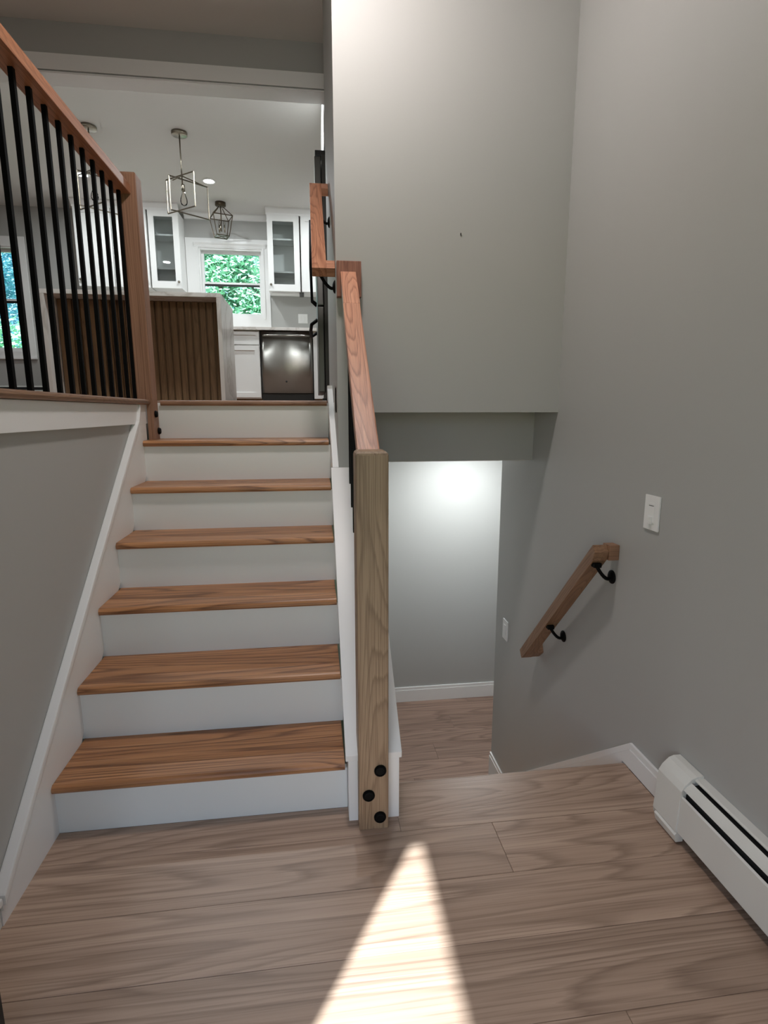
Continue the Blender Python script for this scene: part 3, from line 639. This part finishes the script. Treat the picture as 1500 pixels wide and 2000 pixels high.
# ------------------------------------------------------------------ windows
def window(name, hole, casing, label, crown_head=False):
    x0, x1, z0, z1 = hole; fr = 0.035
    w = struct(thing(name, ((x0+x1)/2, YB, z0), label, None)); mid = (z0+z1)/2 + 0.005
    boxes('frame', [(x0, x0+0.018, YB-0.001, YB+0.12, z0, z1), (x1-0.018, x1, YB-0.001, YB+0.12, z0, z1), (x0+0.018, x1-0.018, YB-0.001, YB+0.12, z0, z0+0.018), (x0+0.018, x1-0.018, YB-0.001, YB+0.12, z1-0.018, z1)], 'white_paint', w)
    for zz0, zz1, yy, nm in ((mid-0.012, z1-0.018, YB+0.07, 'upper_sash'), (z0+0.018, mid+0.012, YB+0.04, 'lower_sash')):
        a, b = x0+0.018, x1-0.018; s = 0.03
        sh = boxes(nm, [(a, a+s, yy, yy+0.028, zz0, zz1), (b-s, b, yy, yy+0.028, zz0, zz1), (a+s, b-s, yy, yy+0.028, zz0, zz0+s), (a+s, b-s, yy, yy+0.028, zz1-s, zz1)], 'white_paint', w)
        box('pane', a+s, b-s, yy+0.012, yy+0.016, zz0+s, zz1-s, 'window_glass', sh)
        if nm == 'lower_sash': box('sash_lock_strip', a+s, b-s, yy-0.004, yy+0.0, zz1-0.050, zz1-0.024, 'black_plastic', sh)
    a, b, c, d = casing
    cs = boxes('casing', [(a, x0, YB-0.016, YB-0.0005, c, d), (x1, b, YB-0.016, YB-0.0005, c, d), (x0, x1, YB-0.016, YB-0.0005, c, z0), (x0, x1, YB-0.016, YB-0.0005, z1, d)], 'white_paint', w)
    if crown_head:
        prism('head_moulding', [(YB-0.0165, z1+0.01), (YB-0.022, z1+0.01), (YB-0.03, z1+0.03), (YB-0.05, z1+0.05), (YB-0.05, z1+0.058), (YB-0.0165, z1+0.058)], 'X', x0-0.05, x1+0.05, 'white_paint', w)
        boxes('side_moulding', [(x0-0.02, x0+0.0, YB-0.03, YB-0.0165, z0-0.02, z1+0.01), (x1, x1+0.02, YB-0.03, YB-0.0165, z0-0.02, z1+0.01)], 'white_paint', w)
    else:
        box('sill', a-0.01, b+0.01, YB-0.03, YB-0.0165, c-0.0, c+0.02, 'white_paint', w)
window('window_1', KW, (-0.70, 0.294, 2.26, 3.335), 'white double hung kitchen window above the counter', True)
window('window_2', DWN, (-3.52, -2.525, 1.885, 3.275), 'white double hung window beyond the balcony railing')

# far baseboard heater below the dining window
h2 = thing('baseboard_heater', (-2.95, 5.75, ZU), 'long white baseboard heater under the far left window', 'heater')
prism('cover', [(YB-0.001, ZU+0.02), (YB-0.06, ZU+0.02), (YB-0.062, ZU+0.20), (YB-0.055, ZU+0.212), (YB-0.045, ZU+0.212), (YB-0.02, ZU+0.262), (YB-0.001, ZU+0.262)], 'X', -3.6, -2.44, 'heater_enamel', h2)
prism('slot', [(YB-0.0635, ZU+0.215), (YB-0.045, ZU+0.215), (YB-0.030, ZU+0.245), (YB-0.0565, ZU+0.245)], 'X', -3.58, -2.45, 'dark_gap', h2)

# ------------------------------------------------------------------ refrigerator and the cabinet over it
fg = thing('refrigerator', (1.2, 2.9, ZU), 'tall stainless refrigerator with dark sides past the stair wall', 'refrigerator')
FX, FY0, FY1, FT = 0.885, 2.66, 3.57, 3.02
box('body', FX+0.004, 1.58, FY0, FY1, ZU+0.045, FT, 'fridge_side', fg, bevel=0.004)
for y0, y1, z0, z1 in ((FY0+0.004, (FY0+FY1)/2-0.002, 2.02, FT-0.01), ((FY0+FY1)/2+0.002, FY1-0.004, 2.02, FT-0.01), (FY0+0.004, FY1-0.004, ZU+0.09, 2.008)):
    d = box('door', FX-0.045, FX, y0, y1, z0, z1, 'fridge_steel', fg, bevel=0.006)
ym = (FY0+FY1)/2
for yy in (ym-0.04, ym+0.04):
    tube('door_handle', [(FX-0.046, yy, 2.10), (FX-0.082, yy, 2.13), (FX-0.088, yy, 2.4), (FX-0.082, yy, 2.72), (FX-0.046, yy, 2.75)], 0.011, 'black_iron', fg, n=10)
tube('drawer_handle', [(FX-0.046, FY0+0.10, 1.93), (FX-0.09, FY0+0.12, 1.90), (FX-0.10, ym, 1.89), (FX-0.09, FY1-0.12, 1.90), (FX-0.046, FY1-0.10, 1.93)], 0.013, 'black_iron', fg, n=10)
box('hinge_cover', FX-0.04, FX+0.05, FY0+0.02, FY0+0.10, FT+0.0005, FT+0.035, 'black_plastic', fg, bevel=0.004)
box('foot', FX-0.02, FX+0.05, FY0+0.03, FY0+0.12, ZU+0.0005, ZU+0.0445, 'black_plastic', fg)
box('foot', FX-0.02, FX+0.05, FY1-0.12, FY1-0.03, ZU+0.0005, ZU+0.0445, 'black_plastic', fg)
oc2 = thing('wall_cabinet', (1.2, 3.1, 3.08), 'white cabinet above the refrigerator reaching the ceiling', 'cabinet')
box('body', 0.93, 1.58, FY0, FY1, 3.08, ZC-0.001, 'cabinet_white', oc2)
for y0, y1 in ((FY0+0.003, ym-0.002), (ym+0.002, FY1-0.003)):
    box('door', 0.909, 0.9295, y0, y1, 3.085, ZC-0.06, 'cabinet_white', oc2)

# ------------------------------------------------------------------ kitchen lamps
def rod_frame(bm, pts, r=0.006):
    k = len(pts)
    for i in range(k): tube_bm(bm, [pts[i], pts[(i+1) % k]], r, 6)
def pendant(x, y, label):
    p = thing('pendant_lamp', (x, y, ZC), label, 'pendant lamp', 'geometric pendants over the island')
    lathe('canopy', [(0.066, 0), (0.066, -0.022), (0.06, -0.026), (0, -0.026)], 'brushed_nickel', p, (x, y, ZC-0.0005))
    tube('rod', [(x, y, ZC-0.026), (x, y, 3.20)], 0.006, 'brushed_nickel', p, n=8)
    for s, (cx, cy), zt, zb in ((1, (-0.02, 0.0), 3.268, 2.995), (-1, (0.05, 0.02), 3.235, 2.965)):
        bm = bmesh.new(); hx, hy = 0.14, 0.11*s
        rod_frame(bm, [(x+cx-hx, y+cy+hy, zt), (x+cx+hx, y+cy-hy, zt), (x+cx+hx, y+cy-hy, zb), (x+cx-hx, y+cy+hy, zb)])
        finish('square_frame', bm, 'brushed_nickel', p)
    bm = bmesh.new(); tube_bm(bm, [(x-0.10, y+0.1, 3.268), (x, y, 3.268), (x+0.175, y+0.12, 3.235)], 0.005, 6); finish('cross_bar', bm, 'brushed_nickel', p)
    sk_ = lathe('socket', [(0.014, 0), (0.016, -0.01), (0.016, -0.05), (0.012, -0.055)], 'brushed_nickel', p, (x+0.005, y, 3.20))
    lathe('bulb', [(0.010, 0), (0.013, -0.02), (0.028, -0.06), (0.031, -0.085), (0.024, -0.108), (0, -0.12)], 'bulb_glass', sk_, (x+0.005, y, 3.146))
pendant(-0.292, 3.809, 'open cube nickel pendant lamp over the island right of the newel post')
pendant(-1.025, 3.798, 'open cube nickel pendant lamp behind the balcony railing')
ln = thing('lantern_lamp', (-0.205, 5.40, ZC), 'bronze cage lantern lamp on the ceiling before the kitchen window', 'lamp')
lx, ly = -0.205, 5.40
lathe('canopy', [(0.06, 0), (0.06, -0.035), (0.05, -0.042), (0, -0.042)], 'bronze', ln, (lx, ly, ZC-0.0005))
tube('stem', [(lx, ly, ZC-0.042), (lx, ly, 3.30)], 0.006, 'bronze', ln, n=8)
bm = bmesh.new(); ca, sa = math.cos(0.35), math.sin(0.35)
def sq(h, z): return [Vector((lx+(u*ca-v*sa)*h, ly+(u*sa+v*ca)*h, z)) for u, v in ((-1, -1), (1, -1), (1, 1), (-1, 1))]
S0, S1, S2 = sq(0.025, 3.555), sq(0.108, 3.455), sq(0.07, 3.245)
rod_frame(bm, S1, 0.005); rod_frame(bm, S2, 0.005)
for i in range(4): tube_bm(bm, [S0[i], S1[i]], 0.005, 6); tube_bm(bm, [S1[i], S2[i]], 0.005, 6)
tube_bm(bm, [S2[0], S2[2]], 0.004, 6); tube_bm(bm, [S2[1], S2[3]], 0.004, 6)
finish('cage', bm, 'bronze', ln)
for i in range(3):
    t_ = 2*math.pi*i/3+0.4; px_, py_ = lx+0.035*math.cos(t_), ly+0.035*math.sin(t_)
    cn = tube('candle', [(px_, py_, 3.295), (px_, py_, 3.37)], 0.009, 'brushed_nickel', ln, n=10)
    tube('bulb', [(px_, py_, 3.3705), (px_, py_, 3.39), (px_, py_, 3.41), (px_, py_, 3.43)], [0.007, 0.012, 0.010, 0.003], 'bulb_glass', cn, n=10)
# recessed downlights
DLP = 12
def downlight(x, y, label, z=ZC, power=DLP):
    d = thing('downlight', (x, y, z), label, 'downlight', 'recessed ceiling downlights')
    lathe('trim_ring', [(0.075, 0), (0.075, -0.004), (0.052, -0.006), (0.052, 0)], 'white_paint', d, (x, y, z-0.0005))
    lathe('lens', [(0.050, 0), (0.050, -0.003), (0, -0.0035)], 'downlight_lens', d, (x, y, z-0.001))
    la = bpy.data.lights.new('downlight_beam', 'AREA'); la.shape = 'DISK'; la.size = 0.1; la.energy = power; la.color = (0.90, 0.97, 1.0)
    o = bpy.data.objects.new('downlight_beam', la); COL.objects.link(o); o.parent = d; o.location = (0, 0, -0.008)
downlight(-0.225, 4.807, 'bright recessed downlight beside the right pendant cage')
downlight(-1.464, 4.801, 'bright recessed downlight seen between the balcony balusters')
for (x, y, w_) in ((0.95, 4.8, 'above the refrigerator end of the counter'), (-0.225, 2.95, 'before the island behind the white header'), (0.62, 2.95, 'beside the refrigerator behind the white header'), (-1.464, 2.95, 'behind the left end of the white header')):
    downlight(x, y, 'recessed downlight in the kitchen ceiling ' + w_)

# ------------------------------------------------------------------ outdoors
struct(box('ground', -14, 10, YB+0.5, 26, -1.4, -1.3, 'lawn'))
def tree(name, x, y, z0, h, r, nleaf, mat, label, seed, trunk=True):
    rnd = random.Random(seed); t = thing(name, (x, y, z0), label, 'tree', 'trees outside the windows')
    if trunk: tube('trunk', [(x, y, z0), (x+0.05*h*0.2, y, z0+h*0.35), (x+rnd.uniform(-.2, .2), y, z0+h*0.8)], [0.14, 0.10, 0.03], 'bark', t, n=8)
    bl = [(rnd.uniform(-r*.7, r*.7), rnd.uniform(-r*.6, r*.6), rnd.uniform(h*0.3, h), rnd.uniform(.35, .6)*r) for _ in range(26)]
    V = []; F = []
    for i in range(nleaf):
        bx_, by_, bz_, br_ = rnd.choice(bl)
        d = Vector((rnd.gauss(0, 1), rnd.gauss(0, 1), rnd.gauss(0, 1))).normalized()*br_*rnd.uniform(.6, 1.05)
        c_ = Vector((bx_, by_, bz_)) + d
        u = Vector((rnd.gauss(0, 1), rnd.gauss(0, 1), rnd.gauss(0, .6))).normalized(); v = u.orthogonal().normalized(); s = rnd.uniform(.035, .08)
        k = len(V); V += [c_-u*s, c_+v*s*.5, c_+u*s, c_-v*s*.5]; F.append((k, k+1, k+2, k+3))
    me = bpy.data.meshes.new('foliage'); me.from_pydata([tuple(q) for q in V], [], F); me.update()
    f = link('foliage', me, mat, t, Vector((x, y, z0))); f['kind'] = 'stuff'
tree('leafy_tree', -0.95, 10.8, -1.3, 7.0, 1.5, 34000, 'leaf_green', 'green leafy tree filling the left of the kitchen window', 1)
tree('leafy_tree', 0.1, 14.8, -1.3, 9.0, 2.0, 34000, 'leaf_blue', 'bluish green tree at the right of the kitchen window', 2)
tree('leafy_tree', -7.0, 14.2, -1.3, 9.0, 2.0, 34000, 'leaf_blue', 'bluish green tall tree in the far left window', 3)
tree('leafy_bush', -5.5, 10.4, -1.3, 3.9, 1.5, 30000, 'leaf_green', 'bright green bush low in the far left window', 4, trunk=False)
